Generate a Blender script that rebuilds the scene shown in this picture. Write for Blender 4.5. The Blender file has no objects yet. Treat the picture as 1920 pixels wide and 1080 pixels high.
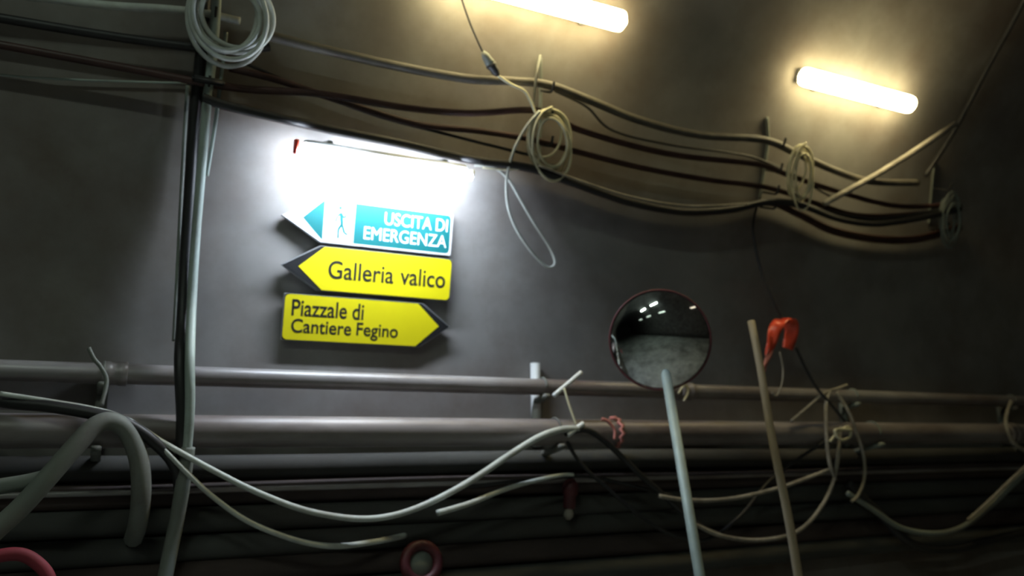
import bpy, bmesh, math, random
from mathutils import Vector, Matrix
random.seed(4)
S = bpy.context.scene
C = S.collection

# ------------------------------------------------------------------ camera
F = 1500.0
xa = Vector((3100, -280, -1500)).normalized()
za = Vector((-383, 3800, -1500)).normalized()
ya = za.cross(xa).normalized(); xa = ya.cross(za).normalized()
CAM = Vector((0, 0, 1.6))
cd = bpy.data.cameras.new('camera'); cam = bpy.data.objects.new('camera', cd); C.objects.link(cam)
cd.sensor_width = 36; cd.lens = F * 36 / 1920; cd.clip_start = .05; cd.clip_end = 200
cam.matrix_world = Matrix.Translation(CAM) @ Matrix((xa, ya, za)).to_4x4()
cd.dof.use_dof = True; cd.dof.focus_distance = 3.05; cd.dof.aperture_fstop = 1.2
S.camera = cam
# ------------------------------------------------------------------ world, exposure
w = bpy.data.worlds.new('world'); S.world = w; w.use_nodes = True
w.node_tree.nodes['Background'].inputs[0].default_value = (0, 0, 0, 1)
w.node_tree.nodes['Background'].inputs[1].default_value = 0
S.view_settings.view_transform = 'Standard'; S.view_settings.look = 'None'
S.view_settings.gamma = 1; S.view_settings.exposure = 0.0; S.view_settings.use_curve_mapping = False
# lamp strengths (emission of the diffusers) and colours
WARM = (1.0, .84, .43); COOL = (.74, .85, 1.0); GREEN = (.82, 1.0, .84)
E_WARM = 33; E_SIGN = 205; E_LEFT = 47; E_FAR = 2.0; E_FARL = 2.5

# ------------------------------------------------------------------ tunnel geometry
YC, ZC, R = 0.0, 1.9, 4.6
def ray(px, py):
    d = Vector(((px - 960) / F, -(py - 540) / F, -1))
    return Vector((xa.dot(d), ya.dot(d), za.dot(d)))
def P(px, py, off=0.0):            # the point of the tunnel lining (off metres clear of it) seen at a pixel
    d = ray(px, py); r = R - off
    a = d.y**2 + d.z**2; oz = CAM.z - ZC; oy = CAM.y - YC
    b = 2 * (d.y * oy + d.z * oz); c = oy*oy + oz*oz - r*r
    t = (-b + math.sqrt(b*b - 4*a*c)) / (2*a)
    p = CAM + d * t
    if p.z < ZC: p = CAM + d * ((YC + r - CAM.y) / d.y)
    return p
def frame(p):                      # inward normal and up-tangent of the lining at p
    if p.z <= ZC: n = Vector((0, -1, 0))
    else: n = -Vector((0, p.y - YC, p.z - ZC)).normalized()
    return n, n.cross(Vector((1, 0, 0))).normalized()
def W(x, z, off=0.0):              # lining point from x and height
    r = R - off
    return Vector((x, YC + (math.sqrt(max(0, r*r - (z - ZC)**2)) if z > ZC else r), z))

# ------------------------------------------------------------------ materials
def mat(name, col, rough=.6, metal=0., var=.15, scale=6, bump=0., dirt=None, dscale=1.5, spec=.5, coat=0, stretch=(1, 1, 1)):
    m = bpy.data.materials.new(name); m.use_nodes = True
    nt = m.node_tree; b = nt.nodes['Principled BSDF']; L = nt.links
    tc = nt.nodes.new('ShaderNodeTexCoord'); mp = nt.nodes.new('ShaderNodeMapping'); mp.inputs['Scale'].default_value = stretch
    L.new(tc.outputs['Object'], mp.inputs[0])
    n = nt.nodes.new('ShaderNodeTexNoise'); n.inputs['Scale'].default_value = scale; n.inputs['Detail'].default_value = 6
    L.new(mp.outputs[0], n.inputs['Vector'])
    r = nt.nodes.new('ShaderNodeValToRGB'); r.color_ramp.elements[0].position = .3; r.color_ramp.elements[1].position = .7
    r.color_ramp.elements[0].color = (*[c * (1 - var) for c in col], 1); r.color_ramp.elements[1].color = (*[min(1, c * (1 + var)) for c in col], 1)
    L.new(n.outputs['Fac'], r.inputs[0]); out = r.outputs[0]
    if dirt:
        n2 = nt.nodes.new('ShaderNodeTexNoise'); n2.inputs['Scale'].default_value = dscale; n2.inputs['Detail'].default_value = 8; n2.inputs['Roughness'].default_value = .65
        L.new(mp.outputs[0], n2.inputs['Vector'])
        r2 = nt.nodes.new('ShaderNodeValToRGB'); r2.color_ramp.elements[0].position = .42; r2.color_ramp.elements[1].position = .68
        L.new(n2.outputs['Fac'], r2.inputs[0])
        mx = nt.nodes.new('ShaderNodeMix'); mx.data_type = 'RGBA'
        L.new(r2.outputs[0], mx.inputs[0]); L.new(out, mx.inputs[6]); mx.inputs[7].default_value = (*dirt, 1); out = mx.outputs[2]
    L.new(out, b.inputs['Base Color'])
    b.inputs['Roughness'].default_value = rough; b.inputs['Metallic'].default_value = metal
    b.inputs['Specular IOR Level'].default_value = spec; b.inputs['Coat Weight'].default_value = coat
    if bump:
        bp = nt.nodes.new('ShaderNodeBump'); bp.inputs['Strength'].default_value = bump; bp.inputs['Distance'].default_value = .02
        L.new(n.outputs['Fac'], bp.inputs['Height']); L.new(bp.outputs[0], b.inputs['Normal'])
    return m
def emit(name, col, e):
    m = mat(name, (.8, .8, .78), .4, var=.02)
    b = m.node_tree.nodes['Principled BSDF']
    b.inputs['Emission Color'].default_value = (*col, 1); b.inputs['Emission Strength'].default_value = e
    return m
M = dict(
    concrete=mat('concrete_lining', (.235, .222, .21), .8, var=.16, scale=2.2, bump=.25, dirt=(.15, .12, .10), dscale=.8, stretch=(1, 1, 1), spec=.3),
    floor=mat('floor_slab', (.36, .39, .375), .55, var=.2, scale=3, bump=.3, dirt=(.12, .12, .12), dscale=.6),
    dark_wall=mat('opposite_lining', (.07, .07, .07), .85, var=.3, scale=2, dirt=(.03, .03, .03)),  # lining darkened in its colour to stand for the unlit opposite side
    black=mat('black_rubber', (.022, .021, .022), .5, var=.3),
    brown=mat('red_brown_sheath', (.06, .026, .022), .5, var=.3),
    dusk=mat('dust_topped_sheath', (.13, .115, .09), .6, var=.2, scale=9, dirt=(.08, .07, .06), dscale=5),
    dust=mat('dusty_sheath', (.34, .31, .26), .7, var=.2, scale=9, dirt=(.16, .14, .11), dscale=5),
    pale=mat('pale_sheath', (.58, .62, .58), .5, var=.12, scale=7, dirt=(.40, .40, .36), dscale=4),
    cream=mat('cream_sheath', (.62, .58, .40), .5, var=.12, scale=7),
    steel=mat('painted_steel_pipe', (.30, .285, .28), .34, .1, var=.2, scale=5, dirt=(.15, .11, .10), dscale=3, stretch=(.3, 1, 1)),
    rusty=mat('rusty_pipe', (.27, .24, .235), .42, .1, var=.25, scale=5, dirt=(.13, .10, .095), dscale=3, stretch=(.3, 1, 1)),
    duct_a=mat('dusty_dark_duct', (.078, .080, .076), .8, var=.2, scale=5, dirt=(.06, .055, .05), dscale=3, stretch=(.3, 1, 1), spec=.2),  # dark tones for the added fill ducts
    duct_b=mat('brown_dark_duct', (.08, .06, .055), .8, var=.2, scale=5, dirt=(.05, .04, .038), dscale=3, stretch=(.3, 1, 1), spec=.2),
    galv=mat('galvanised_steel', (.45, .47, .48), .45, .6, var=.15, scale=12),
    greygreen=mat('grey_conduit', (.42, .50, .46), .5, var=.2, scale=8, dirt=(.25, .28, .26), dscale=4),
    post=mat('galvanised_post', (.33, .41, .41), .55, .2, var=.12, scale=12),
    wood=mat('weathered_wood', (.34, .29, .21), .75, var=.2, scale=14, dirt=(.2, .17, .13), stretch=(1, 1, .15)),
    hose=mat('grey_hose', (.24, .27, .24), .65, var=.2, scale=6, dirt=(.11, .10, .09)),
    white=mat('white_plastic', (.75, .77, .76), .5, var=.05),
    housing=mat('lamp_housing', (.45, .47, .48), .5, var=.08),
    red=mat('red_plastic', (.75, .05, .03), .35, var=.1),
    redtape=mat('red_ribbon', (.95, .10, .045), .28, var=.15, scale=5, coat=.4),
    pink=mat('faded_pink_tape', (.55, .20, .17), .6, var=.2),
    darkred=mat('dark_red_paint', (.085, .016, .02), .55, var=.3, scale=14),
    yellow=mat('yellow_sign_film', (.86, .74, .004), .5, var=.02),
    teal=mat('teal_sign_film', (.0, .115, .12), .5, var=.03),
    sblack=mat('black_sign_film', (.012, .012, .013), .5, var=.1),
    swhite=mat('white_sign_film', (.80, .82, .82), .5, var=.02),
    alu=mat('sign_aluminium', (.45, .46, .47), .45, .5, var=.08, scale=10),
    mirror=mat('mirror_face', (.78, .80, .80), .04, 1, var=.01),
    e_warm=emit('warm_diffuser', WARM, E_WARM), e_sign=emit('cool_tube', COOL, E_SIGN),
    e_left=emit('greenish_diffuser', GREEN, E_LEFT), e_far=emit('far_diffuser', (1, .86, .66), E_FAR), e_farl=emit('far_green_diffuser', GREEN, E_FARL),
)

# ------------------------------------------------------------------ mesh helpers
def link(name, bm, m, parent=None, smooth=True):
    me = bpy.data.meshes.new(name); bmesh.ops.recalc_face_normals(bm, faces=bm.faces); bm.to_mesh(me); bm.free()
    if m: me.materials.append(m)
    if smooth:
        for p in me.polygons: p.use_smooth = True
    o = bpy.data.objects.new(name, me); C.objects.link(o)
    if parent:
        o.parent = parent; o.matrix_parent_inverse = Matrix.Translation(-parent.location)
    return o
def thing(name, label, cat, loc, group=None):
    o = bpy.data.objects.new(name, None); C.objects.link(o); o.location = loc; o.empty_display_size = .1
    return tag(o, label, cat, group)
def tag(o, label, cat, group=None, kind=None):
    o['label'] = label; o['category'] = cat
    if group: o['group'] = group
    if kind: o['kind'] = kind
    return o
def spline(pts, n=8, closed=False):
    pts = [Vector(p) for p in pts]; out = []; N = len(pts)
    for i in range(N - 1):
        p0 = pts[max(i-1, 0)]; p1 = pts[i]; p2 = pts[i+1]; p3 = pts[min(i+2, N-1)]
        for k in range(n):
            t = k / n
            out.append(.5 * ((2*p1) + (-p0+p2)*t + (2*p0-5*p1+4*p2-p3)*t*t + (-p0+3*p1-3*p2+p3)*t**3))
    out.append(pts[-1]); return out
def sweep(bm, path, r, seg=10, r2=None, closed=False):
    n = len(path); rings = []; up = Vector((0, 0, 1)); prev = None
    for i, p in enumerate(path):
        if closed: t = path[(i+1) % n] - path[i-1]
        else: t = path[min(i+1, n-1)] - path[max(i-1, 0)]
        if t.length < 1e-9: t = Vector((1, 0, 0))
        t.normalize()
        if prev is None: a = t.cross(up if abs(t.z) < .9 else Vector((1, 0, 0))).normalized()
        else:
            a = prev - t * prev.dot(t)
            a = a.normalized() if a.length > 1e-6 else t.cross(up).normalized()
        prev = a; b = t.cross(a)
        rr = r if r2 is None else r + (r2 - r) * i / (n - 1)
        if callable(r): rr = r(i / (n - 1))
        rings.append([bm.verts.new(p + (a * math.cos(2*math.pi*k/seg) + b * math.sin(2*math.pi*k/seg)) * rr) for k in range(seg)])
    for i in range(n if closed else n - 1):
        A, B = rings[i], rings[(i+1) % n]
        for k in range(seg): bm.faces.new((A[k], A[(k+1) % seg], B[(k+1) % seg], B[k]))
    if not closed:
        bm.faces.new(rings[0][::-1]); bm.faces.new(rings[-1])
    return bm
def tube_bm(pts, r, seg=10, n=8, r2=None): return sweep(bmesh.new(), spline(pts, n) if n else [Vector(p) for p in pts], r, seg, r2)
def box(bm, c, ax, ay, az, sx, sy, sz):
    v = []
    for i in (-1, 1):
        for j in (-1, 1):
            for k in (-1, 1): v.append(bm.verts.new(c + ax*i*sx/2 + ay*j*sy/2 + az*k*sz/2))
    for f in ((0,1,3,2), (4,6,7,5), (0,4,5,1), (2,3,7,6), (0,2,6,4), (1,5,7,3)): bm.faces.new([v[q] for q in f])
    return bm
def bevel(bm, w=.004, s=2):
    bmesh.ops.bevel(bm, geom=bm.edges[:], offset=w, segments=s, affect='EDGES'); return bm
def prism(bm, poly, to, z0, z1):   # poly in (u, v), extruded along the third axis
    lo = [bm.verts.new(to(u, v, z0)) for u, v in poly]; hi = [bm.verts.new(to(u, v, z1)) for u, v in poly]
    bm.faces.new(lo[::-1]); bm.faces.new(hi); n = len(poly)
    for i in range(n): bm.faces.new((lo[i], lo[(i+1) % n], hi[(i+1) % n], hi[i]))
    return bm
def PP(l): return [P(x, y, o + .075) if y > 640 and o >= .24 else P(x, y, o + .08) if y > 840 else P(x, y, o) for x, y, o in l]

# ------------------------------------------------------------------ the tunnel shell
X0, X1 = -22, 34
def lining(name, a0, a1, m, foot=False, side=1, n=40):
    bm = bmesh.new(); prof = []
    if foot: prof.append((side * R, 0.0)); prof.append((side * R, ZC * .5))
    for i in range(n + 1):
        a = math.radians(a0 + (a1 - a0) * i / n); prof.append((math.cos(a) * R, ZC + math.sin(a) * R))
    T = .35; out = []
    for y, z in prof:
        v = Vector((y, z - ZC)) if z > ZC else Vector((y, 0)); v = v.normalized() * T; out.append((y + v.x, z + v.y))
    ring = prof + out[::-1]; A = [bm.verts.new((X0, YC + y, z)) for y, z in ring]; B = [bm.verts.new((X1, YC + y, z)) for y, z in ring]
    k = len(ring)
    for i in range(k): bm.faces.new((A[i], A[(i+1) % k], B[(i+1) % k], B[i]))
    o = link(name, bm, m); o['kind'] = 'structure'
    for p in o.data.polygons: p.use_smooth = True
    return o
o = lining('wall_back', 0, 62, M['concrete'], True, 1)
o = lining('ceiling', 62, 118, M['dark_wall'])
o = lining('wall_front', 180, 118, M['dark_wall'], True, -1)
bm = bmesh.new(); box(bm, Vector(((X0+X1)/2, 0, -.15)), Vector((1,0,0)), Vector((0,1,0)), Vector((0,0,1)), X1-X0, 2*R+.7, .3)
link('floor', bm, M['floor'], smooth=False)['kind'] = 'structure'
for nm, x in (('wall_left', X0 - .15), ('wall_right', X1 + .15)):  # unseen end caps added to keep sky light out; the tunnel runs on
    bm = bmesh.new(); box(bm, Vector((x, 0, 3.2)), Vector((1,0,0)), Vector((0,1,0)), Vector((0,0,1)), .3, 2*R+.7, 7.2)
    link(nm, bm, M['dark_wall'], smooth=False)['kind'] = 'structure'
# raised concrete walkway at the foot of the wall, on which the posts stand
bm = bmesh.new(); box(bm, Vector(((X0+X1)/2, R - .6, .12)), Vector((1,0,0)), Vector((0,1,0)), Vector((0,0,1)), X1-X0, 1.2, .24)
link('trim_1', bm, M['floor'], smooth=False)['kind'] = 'structure'
WALK = .24

# ------------------------------------------------------------------ luminaires
def luminaire(name, label, x0, x1, z, m, side=1, off=.10, rad=.068, group=None):
    c = W((x0+x1)/2, z, 0); n, t = frame(c)
    if side < 0: c.y = -c.y; n.y = -n.y; t.y = -t.y
    root = thing(name, label, 'lamp', c, group); L = x1 - x0; X = Vector((1,0,0))
    bm = bmesh.new(); box(bm, c + n*(off*.45), X, t, n, L*.96, rad*1.5, off*.9 - .012); bevel(bm, .01); link('housing', bm, M['housing'], root)
    bm = bmesh.new(); path = []; K = 8
    cc = c + n * off
    def rf(s): return rad * math.sqrt(max(.04, 1 - max(0, abs(s - .5) * 2 - .93)**2 / .07**2 * .9))
    sweep(bm, [cc + X * (L * (i/40 - .5)) for i in range(41)], rf, 16); link('diffuser', bm, m, root)
    for s in (-1, 1):
        bm = bmesh.new(); box(bm, c + X*(s*L*.3) + n*.012 , X, t, n, .03, rad*2.3, .024); bevel(bm, .003); link('mounting_clip', bm, M['galv'], root)
    return root
lz = W(0, 5.02).z
luminaire('tunnel_lamp', 'glowing warm tube lamp cut by the top edge of the photo, above the plug connector', 1.42, 2.74, 5.05, M['e_warm'])
luminaire('tunnel_lamp', 'glowing warm tube lamp at the upper right, whole in view above the diagonal bar', 4.28, 5.46, 5.02, M['e_warm'])
luminaire('tunnel_lamp', 'greenish white tube lamp near the crown, above the left column of conduits', -2.0, -.7, 6.25, M['e_left'], -1)
luminaire('tunnel_lamp', 'greenish white tube lamp near the crown, farthest left along the tunnel', -4.7, -3.4, 6.25, M['e_left'], -1)
for i, x in enumerate((-9, -5.5, -2, 3.5, 6.5, 9.5)):
    luminaire('tunnel_lamp', 'tube lamp on the opposite wall, a small dash in the round mirror', x, x+1.3, 5.0, M['e_farl'] if x < 0 else M['e_far'], -1, group='lamps on the opposite tunnel wall')

# sign lamp (open batten with bare tube)
LO = .27
a = P(556, 287, LO); b = P(884, 330, LO)
z = (a.z + b.z) / 2; wx = (a.x+b.x)/2; c = W(wx, z, 0); n, t = frame(c); X = Vector((1,0,0)); L = b.x - a.x
c = W(wx, z, LO)
root = thing('sign_lamp', 'blown-out cool white tube lamp on a batten directly above the teal emergency exit sign', 'lamp', c)
bm = bmesh.new(); box(bm, c + t*.05 - n*.03, X, t, n, L*.93, .04, .09); bevel(bm, .008); link('batten', bm, M['white'], root)
bm = bmesh.new(); sweep(bm, [c + X*(L*(i/30-.5)) for i in range(31)], lambda s: .026 if .02 < s < .98 else .018, 14); link('tube', bm, M['e_sign'], root)
for s in (-1, 1):
    bm = bmesh.new(); box(bm, c + t*.025 - n*.01 + X*(s*(L/2+.004)) , X, t, n, .024, .08 if s < 0 else .05, .05); bevel(bm, .005)
    o = link('lamp_holder', bm, M['red'] if s < 0 else M['white'], root)
    o['label'] = 'red end holder' if s < 0 else 'white end holder'
for s in (-.33, .33):
    bm = bmesh.new(); box(bm, c + X*(s*L) - n*(LO/2) + t*.075, X, t, n, .03, .02, LO); link('wall_arm', bm, M['galv'], root, False)

# ------------------------------------------------------------------ direction signs
sc = P(690, 510, 0); SN, ST = frame(sc); SO = sc + SN * .052
def Q(px, py):                       # pixel -> (u, v) on the signs' plane
    d = ray(px, py); t = (SO - CAM).dot(SN) / d.dot(SN); p = CAM + d*t - SO
    return p.x, p.dot(ST)
def to(u, v, h): return SO + X * u + ST * v + SN * h
def text(name, body, u0, v0, u1, v1, h, m, parent, bold=0.0):
    cu = bpy.data.curves.new('t', 'FONT'); cu.body = body; cu.size = 1; cu.extrude = .01; cu.offset = bold
    o = bpy.data.objects.new('t', cu); C.objects.link(o); bpy.context.view_layer.update()
    me = bpy.data.meshes.new_from_object(o.evaluated_get(bpy.context.evaluated_depsgraph_get())); bpy.data.objects.remove(o)
    if ' ' in body:
        bpy.data.meshes.remove(me); ws = body.split(' '); tot = len(body); k = 0; full = u1 - u0
        def width(st):
            cu = bpy.data.curves.new('t', 'FONT'); cu.body = st; o = bpy.data.objects.new('t', cu); C.objects.link(o); bpy.context.view_layer.update(); d = o.dimensions.copy(); bpy.data.objects.remove(o); return d
        wd = [width(x).x for x in ws]; sp = .32; T = sum(wd) + sp*(len(ws)-1); u = u0; H = v1 - v0
        desc = any(ch in body for ch in 'gpqyj')
        for x, q in zip(ws, wd):
            du = full*q/T; lo = v0
            if desc and not any(ch in x for ch in 'gpqyj'): lo = v0 + H*.22
            text(name, x, u, lo, u + du, v1 if any(ch in x for ch in 'bdfhkltiABCDEFGHIJKLMNOPQRSTUVWXYZ') else v1 - H*.2, h, m, parent, bold); u += du + full*sp/T
        return
    xs = [v.co.x for v in me.vertices]; ys = [v.co.y for v in me.vertices]
    a0, a1, b0, b1 = min(xs), max(xs), min(ys), max(ys)
    for v in me.vertices:
        u = u0 + (v.co.x - a0) / (a1 - a0) * (u1 - u0); w_ = v0 + (v.co.y - b0) / (b1 - b0) * (v1 - v0)
        v.co = to(u, w_, h + (.0012 if v.co.z > 0 else 0))
    me.name = name; me.materials.clear(); me.materials.append(m)
    q = bpy.data.objects.new(name, me); C.objects.link(q); q.parent = parent; q.matrix_parent_inverse = Matrix.Translation(-parent.location)
    return q
def rounded(poly, rads, k=5):
    out = []; N = len(poly)
    for i, p in enumerate(poly):
        r = rads[i]; p = Vector(p)
        if r <= 0: out.append(tuple(p)); continue
        a = (Vector(poly[i-1]) - p).normalized(); b = (Vector(poly[(i+1) % N]) - p).normalized()
        for j in range(k + 1):
            s = j / k; out.append(tuple(p + a*r*(1-s)**2 + b*r*s**2))
    return out
def sign(label, tipx, shx, endx, pts_top, pts_bot, facing, faces):
    vt = sum(Q(*p)[1] for p in pts_top) / len(pts_top); vb = sum(Q(*p)[1] for p in pts_bot) / len(pts_bot)
    vm = (vt + vb) / 2
    root = thing('direction_sign', label, 'sign', to((tipx + endx)/2, vb, -.04), 'direction signs under the sign lamp')
    d = .016
    def arrow(tip, sh, end, vt, vb, r=.012):
        if facing < 0: return rounded([(tip, vm), (sh, vb), (end, vb), (end, vt), (sh, vt)], [0, .004, r, r, .004])
        return rounded([(tip, vm), (sh, vt), (end, vt), (end, vb), (sh, vb)], [0, .004, r, r, .004])
    bm = prism(bmesh.new(), arrow(tipx, shx, endx, vt, vb), to, -d, d); link('panel', bm, M['alu'], root, False)
    for s in (.22, .78):
        u = tipx + (endx - tipx) * s
        bm = bmesh.new(); box(bm, to(u, vm, -.034), X, ST, SN, .04, (vt-vb)*.8, .036); link('bracket', bm, M['galv'], root, False)
    faces(root, arrow, vt, vb, vm, d)
    return root
# teal emergency exit sign, pointing left
uT = Q(527, 406)[0]; uS = Q(602, 420)[0]; uE = Q(846, 440)[0]
def f_green(root, arrow, vt, vb, vm, d):
    bm = prism(bmesh.new(), arrow(uT + .006, uS + .002, uE - .004, vt - .004, vb + .004), to, d, d + .0015); link('white_face', bm, M['swhite'], root, False)
    m = .014; e = d + .0015
    a0 = Q(566, 410)[0]; a1 = Q(606, 410)[0]
    g = Q(617, 410)[0], Q(657, 410)[0]; pnl = Q(664, 410)[0]
    bm = prism(bmesh.new(), [(a0, vm), (a1, vb + m), (a1, vt - m)], to, e, e + .001); link('arrowhead', bm, M['teal'], root, False)
    bm = bmesh.new()                                   # thin strips that frame the pictogram
    for u in (a1 + .012, g[1] + .012):
        bm = prism(bmesh.new(), [(u, vb+m), (u+.006, vb+m), (u+.006, vt-m), (u, vt-m)], to, e, e + .001); link('divider_strip', bm, M['teal'], root, False)
    bm = prism(bmesh.new(), rounded([(pnl, vb+m), (uE-m, vb+m), (uE-m, vt-m), (pnl, vt-m)], [0, .03, .03, 0]), to, e, e + .001); link('teal_field', bm, M['teal'], root, False)
    # running figure and doorway
    bm = bmesh.new(); W_ = g[1] - g[0]; H = vt - vb - 2*m; ux = lambda s: g[0] + .02 + s * (W_ - .03); vy = lambda s: vb + m + s * H
    def limb(a, b, r):
        A = Vector((ux(a[0]), vy(a[1]))); B = Vector((ux(b[0]), vy(b[1]))); q = (B - A).normalized(); q = Vector((-q.y, q.x)) * r
        prism(bm, [tuple(A+q), tuple(B+q), tuple(B-q), tuple(A-q)], to, e, e + .001)
    limb((.46, .72), (.56, .45), .010); limb((.56, .45), (.36, .30), .007); limb((.36, .30), (.38, .08), .006); limb((.56, .45), (.74, .24), .007)
    limb((.74, .24), (.95, .20), .006); limb((.46, .72), (.24, .62), .005); limb((.24, .62), (.16, .48), .005); limb((.48, .70), (.70, .60), .005); limb((.70, .60), (.80, .70), .005)
    prism(bm, [(ux(.40) + .011*math.cos(k*math.pi/5), vy(.84) + .011*math.sin(k*math.pi/5)) for k in range(10)], to, e, e + .001)
    link('running_figure', bm, M['teal'], root, False)
    v = vb + m; e2 = e + .001
    text('lettering', 'USCITA DI', Q(720, 410)[0], vb + m + H*.56, uE - .035, vt - m - H*.12, e2, M['swhite'], root, 0)
    text('lettering', 'EMERGENZA', Q(683, 410)[0], vb + m + H*.14, uE - .035, vb + m + H*.46, e2, M['swhite'], root, 0)
sign('teal and white emergency exit sign with running figure, topmost of the three arrow signs', uT, uS, uE, [(606, 374), (845, 397)], [(603, 458), (842, 478)], -1, f_green)
# yellow sign, pointing left
uT2 = Q(526, 506)[0]; uS2 = Q(596, 505)[0]; uE2 = Q(844, 520)[0]; uY2 = Q(558, 503)[0]; uYS2 = Q(605, 503)[0]
def f_y2(root, arrow, vt, vb, vm, d):
    bm = prism(bmesh.new(), arrow(uT2 + .005, uS2 + .004, uE2 - .003, vt - .003, vb + .003), to, d, d + .0015); link('black_face', bm, M['sblack'], root, False)
    bm = prism(bmesh.new(), arrow(uY2, uYS2, uE2 - .005, vt - .005, vb + .005, .03), to, d + .0015, d + .003); link('yellow_field', bm, M['yellow'], root, False)
    H = vt - vb
    text('lettering', 'Galleria valico', Q(614, 510)[0], vb + H*.29, Q(833, 520)[0], vb + H*.70, d + .003, M['sblack'], root, .010)
sign('yellow arrow sign pointing left that reads Galleria valico, middle of the three', uT2, uS2, uE2, [(596, 463), (845, 484)], [(600, 547), (840, 563)], -1, f_y2)
# yellow sign, pointing right
uT3 = Q(842, 609)[0]; uS3 = Q(788, 606)[0]; uE3 = Q(529, 595)[0]; uY3 = Q(821, 607)[0]; uYS3 = Q(780, 606)[0]
def f_y3(root, arrow, vt, vb, vm, d):
    bm = prism(bmesh.new(), arrow(uT3 - .005, uS3 - .004, uE3 + .003, vt - .003, vb + .003), to, d, d + .0015); link('black_face', bm, M['sblack'], root, False)
    bm = prism(bmesh.new(), arrow(uY3, uYS3, uE3 + .005, vt - .005, vb + .005, .03), to, d + .0015, d + .003); link('yellow_field', bm, M['yellow'], root, False)
    H = vt - vb
    text('lettering', 'Piazzale di', Q(545, 590)[0], vb + H*.53, Q(680, 590)[0], vb + H*.88, d + .003, M['sblack'], root, .010)
    text('lettering', 'Cantiere Fegino', Q(545, 610)[0], vb + H*.09, Q(745, 610)[0], vb + H*.47, d + .003, M['sblack'], root, .010)
sign('yellow arrow sign pointing right that reads Piazzale di Cantiere Fegino, lowest of the three', uT3, uS3, uE3, [(532, 550), (786, 567)], [(530, 639), (780, 649)], 1, f_y3)

# ------------------------------------------------------------------ cables
def cable(label, pts, r, m, name='cable', cat='cable', r2=None, group=None, seg=10):
    o = link(name, tube_bm(PP(pts), r, seg, 8, r2), M[m]); return tag(o, label, cat, group)
G1 = 'cables strung along the upper wall'
def extend(pts, dx0=0, dx1=0): return pts
# upper runs, left of the column
cable('pale dusty cable at the very top left corner, above the black one', [(-160,-30,.12), (60,-6,.12), (200,10,.12), (300,16,.12), (380,24,.12), (450,40,.11)], .021, 'pale', group=G1)
cable('black cable second from the top at the left edge, crossing behind the coil', [(-160,8,.12), (0,34,.12), (170,62,.12), (280,78,.12), (380,90,.12), (450,92,.11), (505,88,.1)], .024, 'black', group=G1)
cable('dark red-brown cable at upper left, running past the column towards the sign lamp', [(-160,58,.14), (0,84,.14), (130,108,.14), (260,132,.14), (380,155,.15), (470,168,.14), (600,176,.13), (760,202,.13), (880,212,.13), (1010,208,.13), (1090,245,.13), (1250,288,.13), (1420,308,.13), (1470,325,.13), (1560,356,.13), (1680,386,.13), (1790,384,.12)], .021, 'brown', group=G1)
cable('thin grey cable lying close to the wall under the red-brown one, left edge', [(-160,115,.03), (0,140,.03), (150,150,.03), (350,156,.03)], .006, 'greygreen', group=G1)
cable('thick dusty-topped black cable, uppermost from the coil at the left to the right coil', [(500,66,.14), (620,96,.14), (760,127,.14), (880,148,.14), (960,152,.14), (1030,160,.14), (1110,190,.14), (1200,226,.14), (1310,253,.14), (1430,262,.14), (1490,286,.14), (1560,318,.14), (1630,340,.14), (1720,343,.13)], .028, 'dusk', group=G1)
cable('black cable leaving the top coil at left, lying over the wall above the sign lamp', [(430,128,.085), (520,150,.085), (640,190,.085), (780,232,.085), (900,246,.085), (1000,262,.085), (1080,284,.10), (1200,314,.10), (1320,336,.10), (1440,352,.10), (1520,378,.10), (1600,402,.10), (1680,404,.10), (1790,392,.1)], .020, 'brown', group=G1)
BASE = [(380,182), (420,196), (520,220), (640,246), (760,270), (880,298), (990,314), (1080,344), (1180,378), (1280,396), (1370,392), (1440,378)]
for lab, o, dy, rr, m, tail in (
    ('black cable of the lowest bundle, ending highest beneath the right coil', .20, 0, .0245, 'black', [(1500,384), (1570,410), (1640,420), (1720,410), (1800,392)]),
    ('black cable of the lowest bundle, second out from the wall', .15, 1, .0245, 'black', [(1500,384), (1560,400), (1640,412), (1720,402), (1800,386)]),
    ('brown cable of the lowest bundle, third out, hanging lowest below the right coil', .098, 2, .0245, 'brown', [(1500,402), (1560,432), (1640,448), (1720,448), (1800,426)]),
    ('brown cable of the lowest bundle, lying against the wall', .046, 2, .0245, 'brown', [(1500,400), (1560,428), (1640,444), (1720,444), (1800,422)])):
    cable(lab, [(x, y+dy, o) for x, y in BASE + tail], rr, m, group=G1)
cable('dusty thin cable along the edge of the black bundle, right of the hanging loop', [(1010,310,.235), (1080,336,.235), (1180,368,.235), (1290,386,.235), (1400,382,.235)], .007, 'dust', group=G1)
cable('thin black cable between the two middle cables, rising from the left coil', [(1040,170,.08), (1100,200,.08), (1150,245,.08), (1260,272,.08), (1400,292,.08), (1470,320,.08), (1560,370,.08)], .009, 'black', group=G1)
cable('thin black cable nearly straight just above the sign lamp batten', [(440,110,.07), (560,160,.07), (700,215,.06), (850,255,.06), (990,290,.06)], .010, 'black', group=G1)
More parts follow.
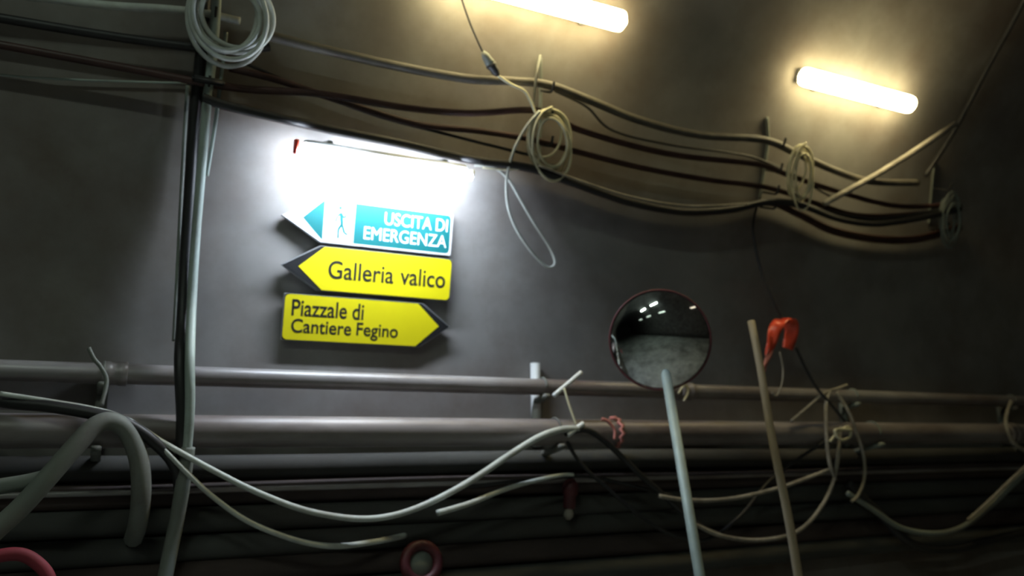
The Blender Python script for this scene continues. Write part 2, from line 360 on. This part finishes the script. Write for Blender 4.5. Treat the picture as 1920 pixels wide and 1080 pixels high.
# brackets (hook hangers) that carry the upper runs
def hanger(label, pts, offs=.16):
    top, bot = P(*pts[0], 0), P(*pts[-1], 0); root = thing('cable_hanger', label, 'bracket', (top+bot)/2, 'cable hangers on the upper wall')
    n, t = frame((top+bot)/2)
    bm = tube_bm([P(a, b, .012) for a, b in pts], .012, 6, 4); link('rail', bm, M['hose'], root)
    for a, b in pts[1:]:
        q = P(a, b, 0); n, t = frame(q)
        bm = tube_bm([q + n*.01 - t*.03, q + n*.10 - t*.035, q + n*.17 - t*.03, q + n*.18 + t*.03], .009, 6, 5); link('hook', bm, M['black'], root)
    return root
hanger('steel cable hanger with hooks behind the left pale coil', [(1013,108), (1014,160), (1013,208), (1012,262), (1011,316)])
hanger('steel cable hanger with hooks beside the right coil', [(1438,220), (1440,262), (1434,310), (1428,352), (1424,380)])
hanger('steel cable hanger at the dark right end of the upper cable run', [(1752,300), (1748,345), (1744,386), (1742,420)])
hanger('steel cable hanger hidden behind the left column of conduits', [(404,-10), (400,26), (394,90), (388,155)])
# plug connector and its lead
p0, p1 = P(905, 97, .17), P(934, 142, .19)
root = thing('plug_connector', 'dark plug and socket joint on the thin lead, hanging over the top cable', 'plug', (p0+p1)/2)
ax = (p1-p0).normalized(); L = (p1-p0).length
sweep(b := bmesh.new(), [p0 + ax*L*k/10 for k in range(6)], lambda s: (.012, .02, .026, .026, .03, .03)[round(s*5)], 12); link('plug_body', b, M['greygreen'], root).data.materials[0] = M['hose']
sweep(b := bmesh.new(), [p0 + ax*L*(.5 + k/10) for k in range(6)], lambda s: (.034, .034, .026, .028, .022, .012)[round(s*5)], 12); link('socket_body', b, M['black'], root)
cable('thin black lead dropping from the top edge down to the plug connector', [(858,-30,.12), (868,5,.12), (884,50,.14), (905,97,.17)], .006, 'black', 'lead')
cable('cream lead running from the plug connector down to the left pale coil', [(934,142,.19), (958,158,.19), (982,170,.19), (994,188,.19), (1004,212,.2)], .009, 'cream', 'lead')
cable('short dark rod standing at the wall just right of the plug connector', [(1013,104,.05), (1006,140,.17), (1000,200,.17)], .008, 'hose')
# coils
def coil(label, px, py, ru, rv, turns, r, m, off=.2, tilt=0., jit=.012, seed=1, group='cable coils hung on the wall', extra=None):
    rnd = random.Random(seed); q = P(px, py, off); n, t = frame(q); pts = []
    N = turns * 14; ph = rnd.random()*6; ca, sa = math.cos(tilt), math.sin(tilt)
    for i in range(N + 1):
        a = math.pi/2 + 2*math.pi*i/14; k = i / 14
        f = 1 + .16*math.sin(k*1.9 + ph) ; du = .02*math.sin(k*2.3+ph); dv = .025*math.cos(k*3.1+ph)
        u, v = math.cos(a)*ru*f + du, math.sin(a)*rv*f + dv
        v -= (1 - math.sin(a)) * rv * .10*math.sin(k*2.7)
        u, v = u*ca - v*sa, u*sa + v*ca
        pts.append(q + X*u + t*v + n*(.03*math.sin(k*1.3+ph) + rnd.uniform(-jit, jit)*.4))
    if extra: pts += [P(*e) for e in extra]
    return tag(link('cable_coil', tube_bm(pts, r, 8, 4), M[m]), label, 'coil', group)
coil('cream cable coil hung on a hook left of centre, its tail forming the hanging loop', 1030, 264, .132, .175, 7, .0085, 'cream', .2, .25, seed=3)
coil('dusty cream cable coil at the right, beside the diagonal bar', 1500, 326, .10, .19, 6, .008, 'cream', .2, .25, seed=8)
coil('pale grey cable coil at the top left, on the column of conduits', 432, 30, .175, .185, 6, .013, 'pale', .24, .1, seed=5)
coil('dark dusty cable coil in the shade at the far right of the upper run', 1782, 412, .10, .19, 5, .008, 'hose', .2, .3, seed=12)
cable('cream cable loop hanging down from the left coil to below the sign lamp level', [(1012,208,.22), (985,240,.22), (962,285,.22), (950,335,.2), (952,385,.18), (968,430,.16), (996,472,.15), (1022,498,.14), (1036,500,.14), (1040,488,.14), (1028,460,.12), (1002,420,.1), (974,372,.1), (952,335,.1), (925,314,.1), (890,310,.1)], .009, 'pale', 'cable_loop')
cable('thin cream wire level across the top of the hanging loop', [(905,314,.16), (950,318,.17), (1000,314,.17), (1022,316,.17)], .007, 'cream', 'wire')
cable('thin black cable dropping from the right hanger to the red ribbon', [(1420,385,.1), (1412,430,.1), (1425,500,.2), (1448,560,.28), (1466,600,.32)], .009, 'black')
# diagonal bar and dim conduit, right
bm = sweep(bmesh.new(), [P(1545, 382, .17), P(1640, 330, .18), P(1700, 293, .18), P(1792, 232, .18)], .024, 10)
tag(link('diagonal_bar', bm, M['dust']), 'pale diagonal bar rising to the right behind the top cable, below the right lamp', 'bar')
cable('dim conduit slanting up to the top right corner', [(1735,330,.06), (1792,240,.06), (1850,130,.06), (1905,30,.06), (1940,-40,.06)], .020, 'black', 'conduit', 'conduit')

# ------------------------------------------------------------------ left column of conduits
GC = 'conduits of the left column'
cable('pale grey vertical conduit, brightest of the left column', [(408,-30,.16), (404,40,.16), (399,100,.16), (393,150,.16), (388,190,.15), (380,290,.15), (368,430,.17), (360,560,.22), (356,680,.32), (356,760,.33), (350,850,.28)], .024, 'greygreen', 'conduit', 'conduit', group=GC)
cable('black vertical conduit just left of the pale one', [(386,-30,.1), (380,60,.1), (374,130,.1), (366,200,.09), (358,320,.09), (348,480,.12), (342,600,.2), (338,680,.28), (342,780,.3), (340,860,.25)], .030, 'black', 'conduit', 'conduit', group=GC)
cable('thin grey conduit at the left side of the column', [(352,160,.03), (346,250,.03), (338,400,.05), (330,560,.1), (326,640,.1)], .010, 'hose', 'conduit', 'conduit', group=GC)
cable('thin pale cable twisting along the right side of the column', [(424,60,.1), (420,100,.1), (414,150,.12), (410,180,.12), (404,230,.12), (388,330,.1)], .010, 'greygreen', 'conduit', 'conduit', group=GC)
cable('dull grey hose continuing the column down to the bottom edge', [(352,838,.28), (344,900,.25), (334,960,.2), (320,1030,.15), (300,1130,.12)], .036, 'hose', 'hose', 'hose')
q = P(390, 152, .16); n, t = frame(q); bm = bmesh.new(); box(bm, q + n*.01, X, t, n, .16, .035, .09); bevel(bm, .01)
tag(link('cable_strap', bm, M['black']), 'black strap tying the left conduits to the red-brown cable', 'strap')

# ------------------------------------------------------------------ pipes
def fit(pts, off):
    z = sum(P(*p, off).z for p in pts) / len(pts); return z
zu = fit([(380, 702), (960, 722), (1500, 745)], .13); zl = fit([(380, 803), (960, 810), (1500, 817)], .275)
def hpipe(label, z, off, r, m, x0, x1, joints, dz=0, name='wall_pipe', cat='pipe'):
    c = W(0, z, off); root = thing(name, label, cat, (x0, c.y, z), 'long pipes along the wall')
    path = [Vector((x0 + (x1-x0)*i/24, c.y, z + dz*(i/24-.5))) for i in range(25)]
    link('pipe_run', sweep(bmesh.new(), path, r, 20), M[m], root)
    for jx in joints:
        s = (jx-x0)/(x1-x0); zz = z + dz*(s-.5)
        link('coupling', sweep(bmesh.new(), [Vector((jx + d, c.y, zz)) for d in (-.06,-.055,-.02,-.015,.015,.02,.055,.06)], lambda s: r + (.004, .010, .010, .006, .006, .010, .010, .004)[min(7, round(s*7))], 20), M[m], root)
    return root
def xat(px, py, off): return P(px, py, off).x
hpipe('upper of the two long horizontal pipes, grey with a bright top', zu, .13, .052, 'steel', -4, 16, [xat(215, 700, .13), xat(1285, 730, .13)])
hpipe('lower of the two long horizontal pipes, thicker and rust brown', zl, .275, .082, 'rusty', -4, 16, [xat(1880, 820, .22)])
zt = fit([(1200, 890), (1800, 887)], .155)
hpipe('thin dim pipe running level below the two long pipes', zt, .155, .014, 'steel', -4, 16, [])
# added dark ducts that fill the dim wall below the pipes, after faint bands
words = ['uppermost of the dark ducts packed under the lower pipe', 'second dark duct under the lower pipe, brownish', 'third dark duct under the lower pipe, behind the deepest pale swag',
         'fourth dark duct under the lower pipe, level with the lowest thin swag', 'fifth dark duct under the lower pipe, behind the red ring flange', 'lowest dark duct, along the bottom edge']
for k, (py, lab) in enumerate(zip((866, 908, 951, 993, 1036, 1080), words)):
    z = P(960, py, .075).z; y = W(0, z, .072).y
    bm = sweep(bmesh.new(), [Vector((-4 + i*.5, y + .006*math.sin(i*.8 + k), z + .006*math.sin(i*.55 + 2*k))) for i in range(41)], .066, 18)
    tag(link('wall_duct', bm, M['duct_b' if k in (1, 4) else 'duct_a']), lab, 'duct', 'dark ducts packed below the pipes')
# struts that carry the pipes
def strut(label, px, m, top=686):
    a, b = P(px, top, .03), P(px, 838, .03)
    x = a.x; root = thing('pipe_bracket', label, 'bracket', W(x, b.z, 0), 'brackets that carry the long pipes')
    zs = [a.z + (b.z - a.z)*i/4 for i in range(5)]
    bm = bmesh.new(); c = W(x, (a.z+b.z)/2, .034); n, t = frame(c); box(bm, c, X, t, n, .055, (a-b).length, .045); bevel(bm, .004); link('upright', bm, M[m], root)
    for z, off, r in ((zu, .13, .052), (zl, .275, .082)):
        c = W(x, z, off); c.z -= r + .006
        bm = bmesh.new(); yw = W(x, z, 0).y; box(bm, Vector((x, (c.y - r + yw)/2, c.z - .012)), X, Vector((0,1,0)), Vector((0,0,1)), .045, yw - c.y + r, .03); bevel(bm, .004); link('arm', bm, M['hose'], root)
        cc = W(x, z, off); k = r + .006
        ring = [cc + Vector((0, math.cos(q)*k, math.sin(q)*k)) for q in [math.pi*(-.1 + 1.2*i/14) for i in range(15)]]
        link('u_bolt', sweep(bmesh.new(), ring, .007, 8), M['hose'], root)
    return root
strut('white upright pipe bracket left of the white tie bar', 1004, 'white', 680)
strut('dim pipe bracket near the left edge, under the thick hoses', 196, 'hose', 690)
strut('dim pipe bracket behind the knotted cables on the right', 1578, 'hose', 735)
strut('dim pipe bracket close to the right edge', 1872, 'hose', 745)
# loose wire on bracket, left
cable('pale stub of wire sticking up from the upper pipe at left', [(166,652,.28), (176,672,.28), (190,690,.27), (200,715,.27), (190,760,.3)], .010, 'hose', 'wire')
# white tie bar, string, lower tie
p, q = P(1038, 742, .34), P(1090, 698, .34)
tag(link('tie_bar', tube_bm([p, (p+q)/2, q], .014, 8, 4), M['white']), 'white slanting tie bar across the upper pipe', 'tie bar')
cable('cream string dropping from the white tie bar to the lower pipe', [(1058,728,.29), (1066,756,.31), (1080,796,.33)], .007, 'cream', 'string')
p, q = P(1064, 816, .415), P(1094, 794, .415)
tag(link('tie_bar', tube_bm([p, (p+q)/2, q], .016, 8, 4), M['white']), 'short white tie bar holding the pale cable at the lower pipe', 'tie bar')
# pink tape band round the lower pipe
c = W(xat(1142, 800, .22), zl, .275); bm = bmesh.new()
sweep(bm, [c + Vector((.012*math.sin(3*i), math.cos(i*math.pi/12)*.094, math.sin(i*math.pi/12)*.094)) for i in range(24)], .012, 8, closed=True)
tag(link('tape_band', bm, M['pink']), 'faded pink tape wrapped round the lower pipe, right of the tie bars', 'tape')
cable('loose pink tape end drooping in front of the lower pipe', [(1128,786,.325), (1140,790,.335), (1152,806,.34), (1152,824,.34)], .012, 'pink', 'tape_end', 'tape', r2=.008)
cable('cream wire loop on the upper pipe right of the mirror', [(1272,738,.27), (1284,722,.27), (1290,734,.27), (1282,752,.27)], .008, 'cream', 'wire')

# ------------------------------------------------------------------ lower swags
GL = 'cables sagging below the pipes'
cable('thick pale cable in the deepest swag, centre bottom, up to the short tie bar', [(0,738,.3),(90,752,.31),(180,768,.33), (240,788,.34), (310,832,.33), (400,882,.3), (480,922,.28), (570,956,.26), (660,972,.25), (730,968,.25), (800,945,.26), (880,903,.28), (960,850,.3), (1010,820,.32), (1050,806,.335), (1084,804,.335)], .011, 'pale', r2=.022, group=GL)
cable('thin pale cable, lowest swag left of centre at the bottom', [(215,778,.36), (250,792,.36), (300,836,.34), (350,886,.31), (400,932,.28), (470,980,.25), (560,1014,.22), (630,1024,.2), (700,1016,.14), (760,1004,.05)], .010, 'pale', r2=.017, group=GL)
cable('pale cable end rising from the thick swag towards the dark red valve', [(820,962,.3), (880,944,.28), (940,920,.26), (1000,902,.24), (1050,891,.22), (1075,890,.2)], .018, 'pale', r2=.010, group=GL)
cable('black cable falling right from the tie bars to behind the mirror post', [(1060,812,.33), (1100,806,.33), (1140,832,.31), (1200,890,.28), (1250,934,.26), (1310,985,.24), (1350,1004,.22)], .020, 'black', group=GL)
cable('black cable dipping under the tie bars, lower than the first', [(1060,822,.25), (1090,870,.24), (1150,925,.22), (1210,975,.2), (1270,1006,.2), (1330,1010,.2), (1390,965,.2), (1440,905,.2), (1500,858,.2), (1560,820,.3)], .012, 'black', group=GL)
cable('thin black cable level from the dark red valve to the mirror post', [(860,915,.1), (1075,893,.14), (1160,905,.16), (1260,930,.18)], .012, 'black', group=GL)
cable('dusty cable swag between the mirror post and the knot, passing behind both posts', [(1236,930,.28), (1280,937,.27), (1340,938,.27), (1400,930,.27), (1470,912,.28), (1520,894,.3), (1556,880,.31)], .014, 'dust', group=GL)
cable('dusty cable swag lower than the first, climbing right of the wooden stick to the knot', [(1300,982,.26), (1350,1004,.25), (1410,1013,.25), (1470,1006,.25), (1510,986,.26), (1545,942,.28), (1566,890,.31), (1574,830,.33), (1578,800,.34)], .014, 'dust', group=GL)
cable('dusty cable hanging in a hook shape right of the knot', [(1568,735,.3), (1590,770,.33), (1606,810,.34), (1620,860,.33), (1620,900,.3), (1608,930,.28), (1596,940,.27)], .012, 'dust', r2=.012, group=GL)
cable('dusty cable dropping straight down over both pipes from the knot', [(1556,735,.3), (1549,760,.31), (1550,820,.34), (1556,870,.33), (1566,900,.3)], .014, 'dust', group=GL)
cable('dusty slanting cable end tied across the upper pipe at the knot', [(1484,790,.29), (1512,766,.29), (1545,738,.29), (1572,728,.29), (1588,722,.29)], .012, 'dust', group=GL)
cable('dark cable swag at the bottom right, ending pale at the right edge', [(1590,925,.26), (1640,958,.24), (1690,990,.22), (1750,1000,.22), (1800,990,.22), (1850,955,.24), (1900,908,.28), (1960,850,.3)], .020, 'hose', group=GL)
cable('dusty cable end lying on the swag near the right edge', [(1815,975,.27), (1850,944,.28), (1890,905,.3), (1930,868,.32)], .013, 'dust', group=GL)
cable('thick black hose sagging along the bottom right corner', [(1590,905,.14), (1650,965,.16), (1710,1020,.18), (1780,1030,.18), (1860,1012,.18), (1960,990,.18)], .034, 'black', 'hose', 'hose')
q = P(1580, 812, .36); n, t = frame(q)
cable('cream wire knot tying cables at the right pipe bracket', [(1556,828,.36), (1570,812,.37), (1590,800,.37), (1594,818,.37), (1576,824,.38), (1566,806,.38), (1596,806,.38)], .010, 'cream', 'wire_knot', 'wire')
cable('dark cord from the red ribbon slanting down to the knot', [(1492,650,.3), (1510,690,.3), (1532,728,.3), (1560,760,.32), (1584,790,.34)], .011, 'black', 'cord', 'cord')
cable('pale cable wound over the pipes at the right edge', [(1896,752,.3), (1886,790,.33), (1900,830,.33), (1930,850,.32)], .016, 'dust', 'cable', 'cable')
# thick hoses, left
cable('thick grey hose arching over the lower pipe at left, both ends hanging down', [(-120,1100,.3), (-20,1005,.38), (40,950,.4), (90,895,.42), (140,838,.42), (176,800,.4), (206,790,.38), (236,806,.36), (256,845,.35), (264,890,.34), (264,940,.3), (258,985,.2), (250,1010,.06)], .044, 'hose', 'hose', 'hose')
cable('thick grey hose entering level at the left edge and joining the falling one', [(-80,925,.3), (0,912,.34), (50,904,.38), (90,894,.4)], .035, 'hose', 'hose', 'hose')
cable('black cable draped over the lower pipe beside the thick hoses', [(-100,720,.2), (0,752,.25), (90,762,.32), (170,775,.36), (230,790,.36), (290,830,.34), (330,880,.26), (340,960,.15)], .028, 'black', 'hose', 'hose')
cable('dark red curved hose in the bottom left corner', [(-60,1060,.5), (0,1042,.5), (40,1040,.5), (70,1056,.5), (92,1085,.5), (100,1140,.5)], .028, 'darkred', 'hose', 'hose').data.materials[0] = M['red2'] if 'red2' in M else mat('red_hose', (.24, .025, .04), .7)
# dark red ring flange, bottom centre
q = P(790, 1056, .2); n, t = frame(q); root = thing('pipe_flange', 'dark red ring flange with a pale centre at the bottom edge', 'flange', W(q.x, q.z, 0))
bm = bmesh.new(); sweep(bm, [q + (X*math.cos(a*math.pi/16) + t*math.sin(a*math.pi/16))*.095 for a in range(32)], .030, 10, closed=True); link('ring', bm, M['darkred'], root)
bm = bmesh.new(); sweep(bm, [q - n*.192, q - n*.05, q - n*.01, q + n*.0], lambda s: .07, 24); link('pipe_stub', bm, M['hose'], root)
# dark red valve
q = P(1070, 905, .2); q2 = P(1066, 968, .2)
root = thing('hose_valve', 'dark red valve with a pale tip hanging under the tie bars', 'valve', W(q.x, q.z, 0)); ax = (q2 - q)
bm = bmesh.new(); sweep(bm, [q + ax*s for s in (-.12, 0, .1, .35, .4, .75, .8)], lambda s: (.02, .045, .05, .05, .038, .038, .02)[round(s*6)], 14); link('valve_body', bm, M['darkred'], root)
bm = bmesh.new(); sweep(bm, [q + ax*s for s in (.78, .9, 1.0, 1.1)], lambda s: (.02, .03, .03, .012)[round(s*3)], 12); link('valve_tip', bm, M['dust'], root)
bm = bmesh.new(); n, t = frame(q); sweep(bm, [q - n*.195, q - n*.1, q], .018, 10); link('wall_stub', bm, M['darkred'], root)

# ------------------------------------------------------------------ convex mirror on post
YM = 3.72
def at(px, py, y): d = ray(px, py); return CAM + d * (y / d.y)
c = at(1237, 637, YM); foot_x = at(1310, 1080, YM)
dirn = (CAM - c).normalized(); dirn = Matrix.Rotation(math.radians(3), 3, 'X') @ dirn
rad = .5 * (at(1316, 640, YM) - at(1157, 634, YM)).length * .955
pt, pb = at(1252, 722, YM + .03), at(1312, 1080, YM + .03)
sl = (pb - pt) / (pt.z - pb.z); base = pt + sl * (pt.z - WALK); base.z = WALK; top = pt + (pt - pb).normalized() * .12
root = thing('convex_mirror', 'round convex traffic mirror on a grey steel post', 'mirror', base)
u = Vector((0,0,1)); mx = u.cross(dirn).normalized(); my = dirn.cross(mx)
RC = .6
def cap(bm, rr, base_off, front=True, rings=14, seg=48):
    prev = None; sag0 = RC - math.sqrt(RC*RC - rr*rr)
    c0 = bm.verts.new(c + dirn * (base_off + sag0))
    for i in range(1, rings + 1):
        r = rr*i/rings; s = sag0 - (RC - math.sqrt(RC*RC - r*r))
        cur = [bm.verts.new(c + dirn*(base_off + s) + (mx*math.cos(2*math.pi*k/seg) + my*math.sin(2*math.pi*k/seg))*r) for k in range(seg)]
        for k in range(seg):
            if prev: bm.faces.new((prev[k], prev[(k+1)%seg], cur[(k+1)%seg], cur[k]))
            else: bm.faces.new((c0, cur[(k+1)%seg], cur[k]))
        prev = cur
    return bm
link('mirror_glass', cap(bmesh.new(), rad*.965, 0), M['mirror'], root)
bm = bmesh.new(); sweep(bm, [c + (mx*math.cos(2*math.pi*k/64) + my*math.sin(2*math.pi*k/64))*rad for k in range(64)], .006, 10, closed=True); link('rim', bm, M['darkred'], root)
bm = bmesh.new(); sweep(bm, [c - dirn*d for d in (.002, .02, .045, .05)], lambda s: rad*(.98, .93, .5, .3)[round(s*3)], 32); link('back_shell', bm, M['black'], root)
bm = sweep(bmesh.new(), [top, base], .030, 16); link('post', bm, M['post'], root)
bm = bmesh.new(); box(bm, base + Vector((0,0,.02)), X, Vector((0,1,0)), Vector((0,0,1)), .24, .24, .04); bevel(bm, .006); link('base_plate', bm, M['galv'], root)
bm = bmesh.new(); box(bm, c - dirn*.06 + Vector((0, 0, -.06)), X, Vector((0,1,0)), Vector((0,0,1)), .09, .09, .12); bevel(bm, .006); link('clamp', bm, M['galv'], root)
# wooden stick
YS = 3.78
pt, pb = at(1408, 602, YS), at(1497, 1080, YS); sl = (pb - pt) / (pt.z - pb.z); base = pt + sl*(pt.z - WALK); base.z = WALK
base.y = YS - .0
bm = sweep(bmesh.new(), [pt.lerp(base, i/20) + Vector((.006*math.sin(i*.9), 0, 0)) for i in range(21)], .024, 9, .030)
tag(link('wooden_stick', bm, M['wood']), 'tall weathered wooden stick leaning left of the red ribbon', 'stick')

# ------------------------------------------------------------------ red ribbon
def ribbon(name, pts, width, m, label, parent=None, wdir=None, th=.004):
    path = spline(pts, 8); bm = bmesh.new(); rows = []
    for i, p in enumerate(path):
        s = i/(len(path)-1); t = (path[min(i+1, len(path)-1)] - path[max(i-1, 0)]).normalized()
        wv = wdir(s).normalized(); wv = (wv - t*wv.dot(t)).normalized(); wd = width(s); nn = t.cross(wv)
        rows.append([bm.verts.new(p + wv*wd*(j/4-.5) + nn*.006*math.sin(j*1.5 + i*.4)) for j in range(5)])
    for a, b in zip(rows, rows[1:]):
        for j in range(4): bm.faces.new((a[j], a[j+1], b[j+1], b[j]))
    o = link(name, bm, M[m], parent); md = o.modifiers.new('thick', 'SOLIDIFY'); md.thickness = th; md.offset = 0
    return o
v0 = (CAM - P(1465, 640, .3)).normalized(); n, t = frame(P(1465, 640, .3))
right = Vector((1, 0, 0))
root = thing('red_ribbon', 'bright orange-red ribbon folded over a cord, right of the wooden stick', 'ribbon', P(1465, 640, .3))
ribbon('ribbon_loop', [P(1441,668,.36), P(1446,646,.37), P(1451,624,.38), P(1460,605,.38), P(1472,598,.35)], lambda s: .060 + .05*s, 'redtape', '', root, lambda s: right*(1 - .3*s) + v0*(.9*s))
ribbon('ribbon_fold', [P(1466,598,.33), P(1478,600,.33), P(1484,614,.31), P(1482,634,.30), P(1477,654,.29)], lambda s: .12 - .035*s, 'redtape', '', root, lambda s: right*(.6 + .4*s) + v0*(.7 - .4*s))
o = ribbon('ribbon_tail', [P(1447,645,.36), P(1441,668,.37), P(1434,688,.37), P(1430,702,.36)], lambda s: .055 - .035*s, 'pink', '', root, lambda s: right + t*.2); o['label'] = 'faded pink tail'
cable('thin dusty string loop hanging beneath the red ribbon', [(1462,660,.33), (1468,690,.33), (1466,720,.33), (1456,742,.33), (1448,736,.33)], .006, 'dust', 'string', 'string')
